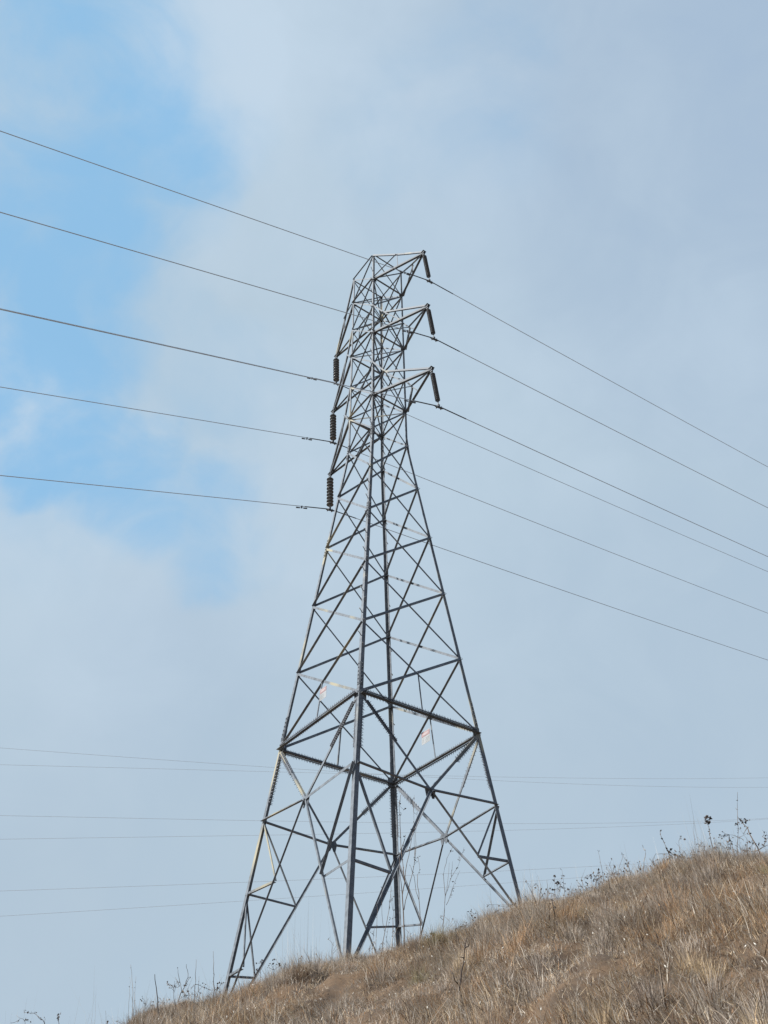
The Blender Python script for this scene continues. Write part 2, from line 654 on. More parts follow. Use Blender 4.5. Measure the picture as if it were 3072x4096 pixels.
# --- horizontals: the waist ring with guards, the arm levels and the top
for f, (a, b, n) in FACES.items():
    A, B = node(a, 'W'), node(b, 'W')
    h = bar('waist_beam', A, B, n, .085, 1 if f in ('NL', 'NR') else -1, True, .016, m=STEEL_D)
    d = (B - A).normalized()
    guard(h, A + d * .12 + n * .05, B - d * .12 + n * .05, n, .048, ln=.064)
    for k in ('6', '7', '8', '9'):
        bar('horizontal_brace', node(a, k), node(b, k), n, .066 if k != '9' else .05, 1 if f in ('NL', 'NR') else -1, True, .018)
for k in ('6', '7', '8'):
    bar('plan_brace', node('N', k), node('F', k), UP, .045, -1, True, 0)
    bar('plan_brace', node('L', k), node('R', k), UP, .045, -1, True, -.03)


def crossing(a, b, k0, k1):
    w0, w1 = wz(Zk[k0]), wz(Zk[k1])
    t = w0 / (w0 + w1)
    A = node(a, k0); B = node(b, k1)
    return A + (B - A) * t


# hangers from the first crossing down to the middle of the waist beams
HANG = {}
for f, (a, b, n) in FACES.items():
    A = crossing(a, b, 'W', '1'); B = facemid(a, b, Zk['W'])
    HANG[f] = (A, B, n)
    bar('hanger_bar', A, B, n, .038, -1 if f in ('NL', 'NR') else 1, True, .03, 0)

# --- leg extension: K bracing between the waist and the feet
pairs = {'NL': ('N', 'L'), 'NR': ('N', 'R'), 'RF': ('R', 'F'), 'FL': ('F', 'L')}
for f, (a, b, n) in FACES.items():
    Mp = facemid(a, b, Zk['Vm'])
    o_s = 1 if f in ('NL', 'NR') else -1
    # gusset where everything meets
    bm = bmesh.new()
    ex = (leg(b, 12.7) - leg(a, 12.7)).normalized(); ez = n.cross(ex).normalized()
    if ez.z < 0: ez = -ez
    outl = [(-.15, .01), (-.12, .07), (.12, .07), (.15, .01), (.11, -.17), (.05, -.18), (0, -.08), (-.05, -.18), (-.11, -.17)]
    fr = [bm.verts.new(Mp + ex * x + ez * y - n * .016) for x, y in outl]
    bk = [bm.verts.new(Mp + ex * x + ez * y - n * .025) for x, y in outl]
    bm.faces.new(fr); bm.faces.new(bk[::-1])
    for i in range(len(fr)):
        j = (i + 1) % len(fr)
        bm.faces.new((fr[i], bk[i], bk[j], fr[j]))
    bmesh.ops.recalc_face_normals(bm, faces=bm.faces)
    tpart('gusset_plate', bm, STEEL_D)
    for l in (a, b):
        A = node(l, 'W')
        g = bar('inclined_brace', A, Mp, n, .062, -o_s, False, .004)
        d = (Mp - A)
        guard(g, A + d * .10 + n * .02, A + d * .52 + n * .02, n, .036, ln=.06, gap=.05)
        Ft = leg(l, FOOT[l])
        bar('horizontal_brace', leg(l, Zk['Vl']), Mp, n, .060, -1 if (f == 'NL' and l == 'N') else o_s, not (f == 'NL' and l == 'N'), .018)
        pale = (f == 'NL' and l == 'N')
        bw = {'NR': .060, 'FL': .050}.get(f, .044)
        bar('inclined_brace', Mp, Ft + (Ft - Mp).normalized() * .25, n, bw, -1 if pale else o_s, not pale, .006)
        # secondary bracing between the leg and the inclined brace
        ts = (1 / 3, 2 / 3) if l == 'L' else (.5,)
        zs = (10.145, 7.37) if l == 'L' else ({'N': 9.40, 'R': 10.74, 'F': 10.10}[l],)
        prev = leg(l, Zk['Vl'])
        for t, z in zip(ts, zs):
            D = Mp + (Ft - Mp) * t
            bar('secondary_brace', leg(l, z), D, n, .048, -1, not pale, -.014)
            if (f, l) in (('NL', 'N'), ('RF', 'R')):
                bar('secondary_brace', prev, D, n, .072, o_s, True, .034)
            else:
                bar('secondary_brace', prev, D, n, .046, -1, True, -.022)
            prev = leg(l, z)

# corner gussets on the legs at the waist and the arm levels
for l in 'NRFL':
    su, sv = SG[l]
    for k in ('W', '1', '2', '3', '4', '5', '6', '7', '8'):
        bm = bmesh.new()
        p = node(l, k)
        r = .13 if k == 'W' else (.10 if k in '678' else .065)
        for f_, g_ in ((E1 * -su, E2 * sv), (E2 * -sv, E1 * su)):
            c = p + f_ * (r * .8) - g_ * .014
            add_box(bm, c, f_, UP, g_, r * .8, r, .004)
        bmesh.ops.recalc_face_normals(bm, faces=bm.faces)
        tpart('gusset_plate', bm, STEEL_D, LEGOBJ[l])

# --- the six arms
LV = {'1': ('8', '9'), '2': ('7', '7p'), '3': ('6', '6p')}
TIPU = {'1': 4.978, '2': 5.007, '3': 4.980}
TIPZ = {'1': 46.679, '2': 40.952, '3': 35.263}
KINK = {'1': (3.072, .62, 48.44), '2': (2.007, .96, 43.06), '3': (2.048, .93, 37.35)}
TIP = {}
for s, (la, lb) in (('R', ('N', 'R')), ('L', ('L', 'F'))):
    sg = 1 if s == 'R' else -1
    e = E1 * sg
    for i in '123':
        lo, hi = LV[i]
        tip = P(sg * TIPU[i], 0, TIPZ[i])
        TIP[s + i] = tip
        bm = bmesh.new()
        # tip plates that carry the insulator
        for v in (-1, 1):
            add_box(bm, tip - e * .10 + E2 * .035 * v, e, UP, E2, .16, .055, .005)
        add_box(bm, tip + UP * .045 - e * .10, e, E2, UP, .17, .075, .006)
        add_box(bm, tip - e * .02 - UP * .075, e, E2, UP, .045, .02, .05)
        add_tube(bm, [tip - E2 * .07, tip + E2 * .07], .016, 8)
        for l in (la, lb):
            sv = SG[l][1]
            add_angle(bm, node(l, lo), tip + E2 * sv * .045 - e * .05, E2 * sv, .080, .008, -1, True, .0, .02)
        bmesh.ops.recalc_face_normals(bm, faces=bm.faces)
        arm = tpart('cross_arm', bm, STEEL_D)
        u, v, z = KINK[i]
        for l, other in ((la, lb), (lb, la)):
            sv = SG[l][1]
            K = P(sg * u, sv * v, z)
            n = E2 * sv
            lowmid = (node(l, lo) + tip) / 2
            bar('arm_chord', K, tip + E2 * sv * .03 + UP * .03, n, .062, -1, True, .012, .0, parent=arm)
            if i == '1':
                bar('arm_chord', node(l, hi), K, n, .062, -1, True, .012, .0, parent=arm)
                bar('arm_strut', K, lowmid, n, .040, -1, True, .02, 0, parent=arm)
                bar('arm_strut', K, node(l, lo), n, .040, 1, True, .02, .02, parent=arm)
            else:
                bar('arm_chord', node(l, hi), K, n, .052, -1, True, .012, .0, parent=arm)
                bar('arm_strut', K, lowmid, n, .036, -1, True, .02, 0, parent=arm)
                bar('arm_strut', K, node(l, lo), n, .058, 1, True, .02, .02, parent=arm)
                bar('arm_strut', node(other, lo), K, UP, .04, -1, True, .0, .03, parent=arm)

# --- warning signs hung beside two of the hangers
WHITE = noisy('faded white sign enamel', [(.33, .35, .37), (.39, .41, .42)], 12, .45)
RED = noisy('faded red sign enamel', [(.34, .21, .22), (.40, .27, .27)], 14, .5)
PINK = mat('pale sign lettering', (.44, .37, .37), .5)
INK = mat('faded sign ink', (.36, .39, .40), .6)


def sign(label, f, t, side, nface, w=.34, h=.34):
    A, B, n = HANG[f]
    a, b, _ = FACES[f]
    ex = (leg(b, 17) - leg(a, 17)).normalized() * side
    c = A + (B - A) * t + ex * (w / 2 + .01) + n * nface * .035
    ez = UP
    nn = n * nface
    t0 = empty('warning_sign', c)
    tag(t0, label, 'warning sign', 'warning signs on the tower')

    def part(nm, boxes, m, parent=None):
        bm = bmesh.new()
        for (x, y, hw, hh, dep) in boxes:
            add_box(bm, ex * x + ez * y + nn * dep, ex, ez, nn, hw, hh, .0015)
        bmesh.ops.recalc_face_normals(bm, faces=bm.faces)
        o = bm_obj(nm, bm, m)
        o.parent = t0
        return o
    part('panel', [(0, 0, w / 2, h / 2, 0)], WHITE)
    part('danger_band', [(0, h * .26, w / 2 - .008, h * .17, .004)], RED)
    bm = bmesh.new()
    vs = [bm.verts.new(ex * (math.cos(q) * w * .36) + ez * (h * .26 + math.sin(q) * h * .10) + nn * .008) for q in np.linspace(0, 2 * math.pi, 24, endpoint=False)]
    vb = [bm.verts.new(v_.co - nn * .002) for v_ in vs]
    bm.faces.new(vs); bm.faces.new(vb[::-1])
    for i in range(24):
        bm.faces.new((vs[i], vb[i], vb[(i + 1) % 24], vs[(i + 1) % 24]))
    bmesh.ops.recalc_face_normals(bm, faces=bm.faces)
    bm_obj('pale_oval', bm, PINK).parent = t0
    rows = [(-.05 * w / .34 - (0 if k % 2 else .015), h * (-.06 - .11 * k), w * (.26 if k % 2 else .22), h * .022, .004) for k in range(4)]
    part('printed_lines', rows, INK)
    part('pictogram', [(w * .34 * side * 1, h * -.05, w * .045, h * .07, .004), (w * .37 * side, h * -.22, w * .03, h * .10, .004), (w * .30 * side, h * -.20, w * .06, h * .02, .004)], INK)
    return t0


sign('white and red warning sign on the left face of the tower above the spiked ring', 'NL', .38, -1, 1, .30, .32)
sign('white and red warning sign on the far right face, hanging from a thin bar', 'RF', .40, 1, -1, .36, .36)

# ---------------------------------------------------------------- insulators, conductors, dampers
INS = {'R': Vector((.27039, .28275, -2.6859)) * U, 'L': Vector((.08131, .14543, -2.65846)) * U}
WHERE = {'R1': 'highest right arm', 'R2': 'middle right arm', 'R3': 'lowest right arm', 'L1': 'highest left arm', 'L2': 'middle left arm', 'L3': 'lowest left arm'}
# one disc of the string, hanging along -Z
bm = bmesh.new()
add_lathe(bm, Vector(), Vector((0, 0, -1)), [(.055, .020), (.052, .095), (.064, .122), (.076, .127), (.084, .124), (.086, .116), (.076, .108), (.090, .096), (.078, .084), (.092, .068), (.080, .050), (.098, .030), (.140, .018), (.146, .018)], 20)
disc_me = bpy.data.meshes.new('porcelain_disc'); bm.to_mesh(disc_me); bm.free()
disc_me.materials.append(PORC)
disc_me.polygons.foreach_set('use_smooth', [True] * len(disc_me.polygons))
bm = bmesh.new()
add_lathe(bm, Vector(), Vector((0, 0, -1)), [(.0, .022), (.004, .040), (.050, .052), (.060, .052), (.062, .03)], 14)
cap_me = bpy.data.meshes.new('metal_cap'); bm.to_mesh(cap_me); bm.free()
cap_me.materials.append(CAPM)
cap_me.polygons.foreach_set('use_smooth', [True] * len(cap_me.polygons))
prof = [(0, .020), (.03, .030), (.06, .045)]
for q in range(34):
    h0 = .07 + q * .034
    prof += [(h0, .050), (h0 + .010, .080), (h0 + .017, .080), (h0 + .024, .050)]
prof += [(1.235, .045), (1.27, .030), (1.30, .018)]
bm = bmesh.new()
add_lathe(bm, Vector(), Vector((0, 0, -1)), prof, 16)
poly_me = bpy.data.meshes.new('ribbed_rod'); bm.to_mesh(poly_me); bm.free()
poly_me.materials.append(noisy('dark grey silicone rubber', [(.040, .046, .056), (.070, .078, .09)], 5, .5))
poly_me.polygons.foreach_set('use_smooth', [True] * len(poly_me.polygons))
AZL, BL, CL_ = 3.749266, -.378641, -.00013198 / U
AZR, BR, CR_ = .619925, .109302, .00017267 / U


def wire_pt(clamp, t, side):
    if side < 0:
        d = Vector((math.cos(AZL), math.sin(AZL), 0)); b_, c_ = BL, CL_
    else:
        d = Vector((math.cos(AZR), math.sin(AZR), 0)); b_, c_ = BR, CR_
    z = b_ * t + c_ * t * t + .0030 * max(t - 34, 0) ** 2
    return clamp + d * t + UP * z


for key, tip in TIP.items():
    s = key[0]
    vec = INS[s]
    clampp = tip + vec
    Lr = vec.length
    dz = vec.normalized()
    root = empty('insulator_string', tip)
    tag(root, ('dark string of ribbed discs hanging from the tip of the %s' if s == 'L' else 'slim dark rod insulator hanging tilted from the tip of the %s') % WHERE[key], 'insulator', 'insulator strings on the arms')
    root.rotation_mode = 'QUATERNION'
    root.rotation_quaternion = Vector((0, 0, -1)).rotation_difference(dz)
    bm = bmesh.new()
    add_tube(bm, [Vector((0, 0, -.02)), Vector((0, 0, -.17))], .016, 8)
    add_box(bm, Vector((0, 0, -.09)), Vector((1, 0, 0)), Vector((0, 1, 0)), Vector((0, 0, 1)), .03, .014, .04)
    o = bm_obj('shackle', bm, CAPM); o.parent = root
    if s == 'L':
        nd, top = 9, .15
        for i in range(nd):
            c_ = link('metal_cap', cap_me, None, root); c_.location = (0, 0, -top - .146 * i)
            d_o = link('porcelain_disc', disc_me, None, c_)
        zb = -top - .146 * nd
    else:
        o = link('ribbed_rod', poly_me, None, root); o.location = (0, 0, -.16)
        zb = -.16 - 1.30
    bm = bmesh.new()
    add_tube(bm, [Vector((0, 0, zb + .02)), Vector((0, 0, -Lr + .06))], .014, 8)
    o = bm_obj('hanger_link', bm, CAPM); o.parent = root
    cl = empty('suspension_clamp', clampp)
    tag(cl, 'small dark suspension clamp gripping the wire under the %s insulator' % WHERE[key].replace(' arm', '-arm'), 'clamp', 'suspension clamps')
    dl = (wire_pt(clampp, .2, -1) - clampp).normalized(); dr = (wire_pt(clampp, .2, 1) - clampp).normalized()
    bm = bmesh.new()
    ax = (dr - dl).normalized(); sd = ax.cross(UP).normalized(); uz = sd.cross(ax)
    Z0 = Vector()
    add_tube(bm, [dl * .17 - UP * .018, dl * .08 - UP * .030, -UP * .034, dr * .08 - UP * .030, dr * .17 - UP * .018], [.020, .034, .040, .034, .020], 10)
    add_box(bm, UP * .04, ax, sd, UP, .034, .018, .05)
    for q in (dl * .09, dr * .09):
        add_tube(bm, [q + UP * .035 + sd * .03, q - UP * .075 + sd * .03], .009, 6)
        add_tube(bm, [q + UP * .035 - sd * .03, q - UP * .075 - sd * .03], .009, 6)
        add_box(bm, q - UP * .062, ax, sd, UP, .02, .042, .012)
    bmesh.ops.recalc_face_normals(bm, faces=bm.faces)
    o = bm_obj('clamp_body', bm, FITTING); o.parent = cl
    # conductor: both spans of one wire are one thing
    ts = list(np.concatenate([np.linspace(0, 3, 7), np.linspace(4, 80, 60)]))
    ptsL = [wire_pt(clampp, t, -1) for t in ts[::-1]]
    ptsR = [wire_pt(clampp, t, 1) for t in list(np.concatenate([np.linspace(0.5, 3, 6), np.linspace(4, 220, 80)]))]
    bm = bmesh.new()
    add_tube(bm, [p_ - clampp for p_ in ptsL + ptsR], .0122, 8)
    me = bpy.data.meshes.new('conductor'); bm.to_mesh(me); bm.free()
    me.polygons.foreach_set('use_smooth', [True] * len(me.polygons))
    w = link('conductor', me, CABLE); w.location = clampp
    tag(w, 'long grey power wire carried by the clamp under the %s' % WHERE[key], 'power line', 'conductors of the tower')
    bm = bmesh.new()
    add_tube(bm, [wire_pt(clampp, t, -1) - clampp for t in (1.0, .6, .3)] + [wire_pt(clampp, t, 1) - clampp for t in (0.0, .4, .8, 1.1)], .0185, 8)
    bm_obj('armour_rods', bm, FITTING, w, True)
    # vibration damper on the left span
    dp = wire_pt(clampp, 1.12, -1)
    dd = (wire_pt(clampp, 1.2, -1) - wire_pt(clampp, 1.0, -1)).normalized()
    dm = empty('vibration_damper', dp)
    tag(dm, 'two-weight vibration damper on the wire left of the %s insulator' % WHERE[key].replace(' arm', '-arm'), 'damper', 'vibration dampers')
    bm = bmesh.new()
    add_box(bm, -UP * .035, dd, dd.cross(UP).normalized(), UP, .022, .018, .052)
    add_tube(bm, [-UP * .075 - dd * .20, -UP * .07, -UP * .075 + dd * .20], .006, 6)
    o = bm_obj('clamp_and_rod', bm, FITTING); o.parent = dm
    for q in (-1, 1):
        bm = bmesh.new()
        add_lathe(bm, -UP * .075 + dd * q * .07, dd * q, [(0, .014), (.01, .022), (.13, .026), (.15, .024), (.155, .012)], 10)
        o = bm_obj('weight', bm, FITTING, None, True); o.parent = dm

# ---------------------------------------------------------------- the second line far behind the tower
FARW = [([(0, 2990.6), (500, 3030), (1000, 3062.8), (1300, 3083), (2000, 3122), (2150, 3131), (3072, 3149)], 'topmost wire at the left edge'),
        ([(0, 3058.5), (500, 3072), (1000, 3084.5), (1300, 3092), (2000, 3108), (2150, 3110), (3072, 3111)], 'second wire down at the left edge'),
        ([(0, 3261.7), (500, 3273), (1000, 3281.6), (1300, 3287), (2000, 3294), (2150, 3294.6), (3072, 3273)], 'third wire down at the left edge'),
        ([(0, 3356.4), (500, 3350), (1000, 3341.9), (1300, 3336), (2000, 3321), (2150, 3319), (3072, 3276)], 'fourth wire down at the left edge'),
        ([(0, 3564), (500, 3547), (1000, 3527), (1300, 3516.5), (2000, 3485), (2150, 3476), (3072, 3425)], 'fifth wire down at the left edge'),
        ([(0, 3665), (500, 3634), (1000, 3602), (1300, 3583), (2000, 3532), (2150, 3524), (3072, 3450)], 'lowest wire at the left edge')]
FA, FB = Vector((-110, 105, 0)), Vector((150, 215, 0))            # the line runs straight between two far hills
fdir = (FB - FA).normalized()
fn = Vector((-fdir.y, fdir.x, 0))
for k, (pts, what) in enumerate(FARW):
    off = fn * (0.0 if k % 2 == 0 else 5.5)
    S, Zs = [], []
    for x, y in pts:
        r = ray(x, y)
        q = ((FA + off).dot(fn)) / Vector((r.x, r.y, 0)).dot(fn)
        p = r * q
        S.append(p.dot(fdir)); Zs.append(p.z + EYE)
    co = np.polyfit(S, Zs, 3)
    s0, s1 = S[0] - 60, S[-1] + 120
    bm = bmesh.new()
    pp = []
    for s_ in np.linspace(s0, s1, 70):
        base_p = fdir * s_ + fn * (FA + off).dot(fn)
        sc_ = min(max(s_, S[0] - 10), S[-1] + 10)
        zz = np.polyval(co, sc_) + (s_ - sc_) * np.polyval(np.polyder(co), sc_)
        pp.append(Vector((base_p.x, base_p.y, zz)))
    o0 = pp[35].copy()
    add_tube(bm, [p_ - o0 for p_ in pp], .021, 6)
    o = bm_obj('distant_wire', bm, CABLE_FAR, None, True)
    o.location = o0
    tag(o, 'thin faint wire crossing low behind the tower, %s' % what, 'power line', 'wires of the distant line')

# ---------------------------------------------------------------- dry grass
def fbm(x, y, s, seed):
    r = np.random.default_rng(seed)
    z = np.zeros_like(x)
    amp = 1.0
    for o in range(4):
        for _ in range(3):
            a_, ph = r.uniform(0, 2 * math.pi, 2)
            z += amp * np.sin((x * math.cos(a_) + y * math.sin(a_)) * s * (2 ** o) * r.uniform(.8, 1.3) + ph) / 3
        amp *= .6
    return z


def blades(n, az0, az1, r0, r1, hmin, hmax, wid, lean, kind, xy=None, thin=0.0, rad=None, tint=None):
    """curved tapering strips; returns verts, quads, per-vertex tint"""
    if xy is None:
        az = rng.uniform(az0, az1, n)
        rho = np.sqrt(rng.uniform(r0 ** 2, r1 ** 2, n))
        x, y = rho * np.sin(az), rho * np.cos(az)
    else:
        x, y = xy
    bare = fbm(x, y, 2.1, 31)
    if thin:
        k = rng.random(len(x)) > thin * np.clip(bare - .25, 0, 1.2) + .85 * np.clip(fbm(x, y, 5.2, 53) - .75, 0, 1)
        x, y, bare = x[k], y[k], bare[k]
    n = len(x)
    z = ground_z(x, y) - .015 + (rng.uniform(.02, .10, n) if kind == 'thatch' else 0)
    h = hmin + (hmax - hmin) * rng.random(n) ** 1.5
    dens = fbm(x, y, 1.9, 3)
    h = h * np.clip(1 + .50 * dens, .6, 1.8) * np.clip(1 + .55 * fbm(x, y, 4.6, 51), .45, 1.9)
    flow = 1.2 * fbm(x, y, .9, 5) + 1.1 * fbm(x, y, 4.0, 52) + math.pi * .95             # mostly combed towards -x
    ang = flow + rng.normal(0, 2.2 if kind == 'thatch' else .75, n)
    ln = np.clip(lean + .25 * fbm(x, y, 1.4, 41) + rng.normal(0, .32, n), .05, 1.6)
    if rad is not None:                                       # a tussock: blades fan outwards from its heart
        ang = np.arctan2(rad[1], rad[0]) + rng.normal(0, .5, n)
        ln = np.clip(.40 + 4.5 * np.hypot(*rad) + rng.normal(0, .30, n), .05, 1.6)
    w = wid * rng.uniform(.6, 1.35, n)
    side = ang + math.pi / 2 + rng.normal(0, .6, n)
    sx, sy = np.cos(side) * w / 2, np.sin(side) * w / 2
    segs = 3
    Vs = np.zeros((n, segs * 2, 3), np.float32)
    px, py, pz = x.copy(), y.copy(), z.copy()
    for k in range(segs):
        t = k / (segs - 1)
        wk = (1 - t) * .9 + .14
        Vs[:, 2 * k] = np.stack([px - sx * wk, py - sy * wk, pz], -1)
        Vs[:, 2 * k + 1] = np.stack([px + sx * wk, py + sy * wk, pz], -1)
        tilt = ln * ((.85 + .2 * t) if kind == 'thatch' else (.40 + .95 * t))
        st = h / (segs - 1)
        px = px + np.cos(ang) * np.sin(tilt) * st
        py = py + np.sin(ang) * np.sin(tilt) * st
        pz = pz + np.cos(tilt) * st
    idx = np.arange(n)[:, None] * (segs * 2)
    Fq = np.concatenate([np.stack([idx[:, 0] + 2 * k, idx[:, 0] + 2 * k + 1, idx[:, 0] + 2 * k + 3, idx[:, 0] + 2 * k + 2], -1) for k in range(segs - 1)])
    # colour: one value per blade, patchy over the hill
    patch = fbm(x, y, 1.5, 9)
    patch2 = fbm(x, y, 3.2, 17)
    fine = rng.random(n)
    grey = np.array([.45, .395, .335]); tan = np.array([.60, .47, .315]); rust = np.array([.45, .26, .13]); pale = np.array([.76, .70, .60]); brown = np.array([.125, .080, .050]); green = np.array([.17, .19, .06])
    if kind == 'straw':
        col = pale[None] * rng.uniform(.5, 1.1, (n, 1))
    elif kind == 'twig':
        col = np.array([.085, .06, .045])[None] * rng.uniform(.6, 1.5, (n, 1))
    else:
        wts = np.stack([.80 + .9 * np.clip(-patch, 0, 2), .58 + .45 * np.clip(patch, 0, 2), .14 + 1.1 * np.clip(patch - .45, 0, 2) + .3 * np.clip(bare - .3, 0, 2), np.full(n, .15),
                        .32 + 1.5 * np.clip(patch2 - .25, 0, 2), .004 + .8 * np.clip(fbm(x, y, 2.4, 21) - 1.15, 0, 1)], -1)
        wts = np.cumsum(wts / wts.sum(1, keepdims=True), 1)
        pick = (fine[:, None] > wts).sum(1).clip(0, 5)
        pal = np.stack([grey, tan, rust, pale, brown, green])
        col = pal[pick] * rng.uniform(.72, 1.2, (n, 1))
    if tint is not None:
        col = col * .35 + tint * .65 * rng.uniform(.7, 1.25, (n, 1))
    colv = np.repeat(col[:, None, :] * .97, segs * 2, 1)
    return Vs.reshape(-1, 3), Fq, colv.reshape(-1, 3)


A0, A1 = -.62, .66
# clump centres for tufts
nt_ = 5200
taz = rng.uniform(A0, A1, nt_); trho = np.sqrt(rng.uniform(3.6 ** 2, 15.2 ** 2, nt_))
tx, ty = trho * np.sin(taz), trho * np.cos(taz)
keep = fbm(tx, ty, 1.9, 3) + rng.normal(0, .4, nt_) > -.05
tx, ty = tx[keep], ty[keep]
per = 60
tsz = np.repeat(rng.uniform(.03, .10, len(tx)), per)
bx = np.repeat(tx, per) + rng.normal(0, 1, len(tx) * per) * tsz
by = np.repeat(ty, per) + rng.normal(0, 1, len(tx) * per) * tsz
# bigger tussocks
nq = 460
qaz = rng.uniform(A0, A1, nq); qrho = np.sqrt(rng.uniform(4.2 ** 2, 14.1 ** 2, nq))
qs = .04 + .10 * rng.random(nq) ** 2
qn = (qs * 3600).astype(int)
qx = np.repeat(qrho * np.sin(qaz), qn); qy = np.repeat(qrho * np.cos(qaz), qn)
qd = rng.normal(0, 1, (2, len(qx))) * np.repeat(qs, qn)
qpal = np.array([[.44, .39, .34], [.38, .33, .29], [.60, .46, .28], [.46, .27, .13], [.20, .135, .085], [.34, .31, .17]])
qt = qpal[rng.choice(6, nq, p=[.30, .22, .18, .13, .13, .04])]
GR = [blades(0, 0, 0, 0, 0, .10, .24, .0044, .5, 'mat', xy=(qx + qd[0], qy + qd[1]), rad=qd, tint=np.repeat(qt, qn, 0)),
      blades(640000, A0, A1, 3.4, 15.4, .045, .125, .0043, 1.10, 'mat', thin=.22),
      blades(90000, A0, A1, 3.4, 15.4, .09, .22, .0046, 1.45, 'thatch'),
      blades(0, 0, 0, 0, 0, .055, .155, .0043, .9, 'mat', xy=(bx, by)),
      blades(80000, -.75, .75, 15.4, 25.0, .08, .22, .0075, .9, 'mat', tint=np.array([.15, .115, .07])),
      blades(9000, A0, A1, 3.6, 15.2, .10, .27, .0048, .80, 'straw'),
      blades(9000, A0, A1, 12.8, 14.4, .10, .27, .0036, .5, 'mat'),
      blades(1500, A0, A1, 12.9, 14.2, .20, .60, .0042, .25, 'straw'),
      blades(1500, A0, A1, 4.0, 14.0, .10, .26, .0075, .6, 'twig')]
Vall, Fall, Call, o_ = [], [], [], 0
for v_, f_, c_ in GR:
    Vall.append(v_); Fall.append(f_ + o_); Call.append(c_); o_ += len(v_)
Vall = np.concatenate(Vall); Fall = np.concatenate(Fall); Call = np.concatenate(Call)
gme = np_mesh('dry_grass', Vall, Fall)
ca = gme.color_attributes.new('Col', 'FLOAT_COLOR', 'POINT')
ca.data.foreach_set('color', np.concatenate([Call, np.ones((len(Call), 1))], 1).astype(np.float32).ravel())
GM = mat('dry grass blades', (.3, .25, .18), .75, 0, .25)
N, Lk = GM.node_tree.nodes, GM.node_tree.links
at_ = N.new('ShaderNodeAttribute'); at_.attribute_name = 'Col'
pb = N['Principled BSDF']
Lk.new(at_.outputs['Color'], pb.inputs['Base Color'])
tr = N.new('ShaderNodeBsdfTranslucent'); Lk.new(at_.outputs['Color'], tr.inputs['Color'])
mxs = N.new('ShaderNodeMixShader'); mxs.inputs[0].default_value = .22
Lk.new(pb.outputs[0], mxs.inputs[1]); Lk.new(tr.outputs[0], mxs.inputs[2])
Lk.new(mxs.outputs[0], N['Material Output'].inputs['Surface'])
grass = link('dry_grass', gme, GM)
tag(grass, 'dry grey-brown grass matted over the hillside', 'grass', kind='stuff')

# small pale seed heads and dead petals scattered through the grass
nf = 420
az = rng.uniform(A0, A1, nf); rho = np.sqrt(rng.uniform(5.2 ** 2, 14.0 ** 2, nf))
x, y = rho * np.sin(az), rho * np.cos(az)
z = ground_z(x, y) + rng.uniform(.04, .2, nf)
ctr = np.stack([x, y, z], -1)
ax1 = rng.normal(0, 1, (nf, 3)); ax1 /= np.linalg.norm(ax1, axis=1, keepdims=True)
ax1[:, 2] = np.abs(ax1[:, 2]) + .6
ax2 = np.cross(ax1, rng.normal(0, 1, (nf, 3))); ax2 /= np.linalg.norm(ax2, axis=1, keepdims=True)
ax3 = np.cross(ax1, ax2); ax3 /= np.linalg.norm(ax3, axis=1, keepdims=True)
s_ = rng.uniform(.003, .0062, (nf, 1))
Vh = np.stack([ctr - ax1 * s_ * 1.8, ctr + ax2 * s_, ctr + ax3 * s_, ctr - ax2 * s_, ctr - ax3 * s_, ctr + ax1 * s_ * 1.8], 1).reshape(-1, 3)
b0 = np.arange(nf)[:, None] * 6
Fh = np.concatenate([b0 + np.array(t) for t in ((0, 2, 1), (0, 3, 2), (0, 4, 3), (0, 1, 4), (5, 1, 2), (5, 2, 3), (5, 3, 4), (5, 4, 1))])
seeds = link('seed_heads', np_mesh('seed_heads', Vh, Fh), noisy('pale dry seed heads', [(.55, .52, .45), (.78, .75, .68)], 3, .8))
tag(seeds, 'pale seed heads scattered through the dry grass', 'seed heads', kind='stuff')

# ---------------------------------------------------------------- individual weeds along the crest
STEM = noisy('dead weed stem', [(.10, .075, .06), (.20, .155, .12)], 8, .85)
STEM_P = noisy('pale straw stem', [(.26, .20, .15), (.38, .31, .22)], 8, .85)
TWIG = noisy('dark brown twig bark', [(.028, .02, .017), (.07, .05, .042)], 10, .85)
LEAF = noisy('withered dark leaf', [(.035, .03, .032), (.085, .065, .055)], 12, .8)
LEAF_G = noisy('dull green leaf', [(.06, .075, .035), (.12, .13, .06)], 9, .8)


def at(x, y, rho):
    r = ray(x, y)
    return r * (rho / math.hypot(r.x, r.y)) + UP * EYE


def hit(x, y):
    """horizontal distance at which the view ray meets the hillside"""
    r = ray(x, y); L_ = math.hypot(r.x, r.y)
    for rho in np.arange(3.0, 16.0, .05):
        p = r * (rho / L_)
        if p.z + EYE < gz(p.x, p.y):
            return float(rho)
    return 13.4


def leaf(bm, p, size, flat=1.0):
    """a curled diamond-shaped leaf with a fold along the middle"""
    d = Vector((random.gauss(0, 1), random.gauss(0, .6), random.gauss(.1, .8))).normalized()
    _, s, t = frame(d)
    q = random.uniform(0, 6.28)
    s, t = s * math.cos(q) + t * math.sin(q), t * math.cos(q) - s * math.sin(q)
    a = bm.verts.new(p); m1 = bm.verts.new(p + d * size * .45 + t * size * .10); e = bm.verts.new(p + d * size)
    l = bm.verts.new(p + d * size * .42 + s * size * .34 * flat + t * size * .22); r = bm.verts.new(p + d * size * .42 - s * size * .34 * flat + t * size * .2)
    bm.faces.new((a, l, m1)); bm.faces.new((l, e, m1)); bm.faces.new((a, m1, r)); bm.faces.new((m1, e, r))


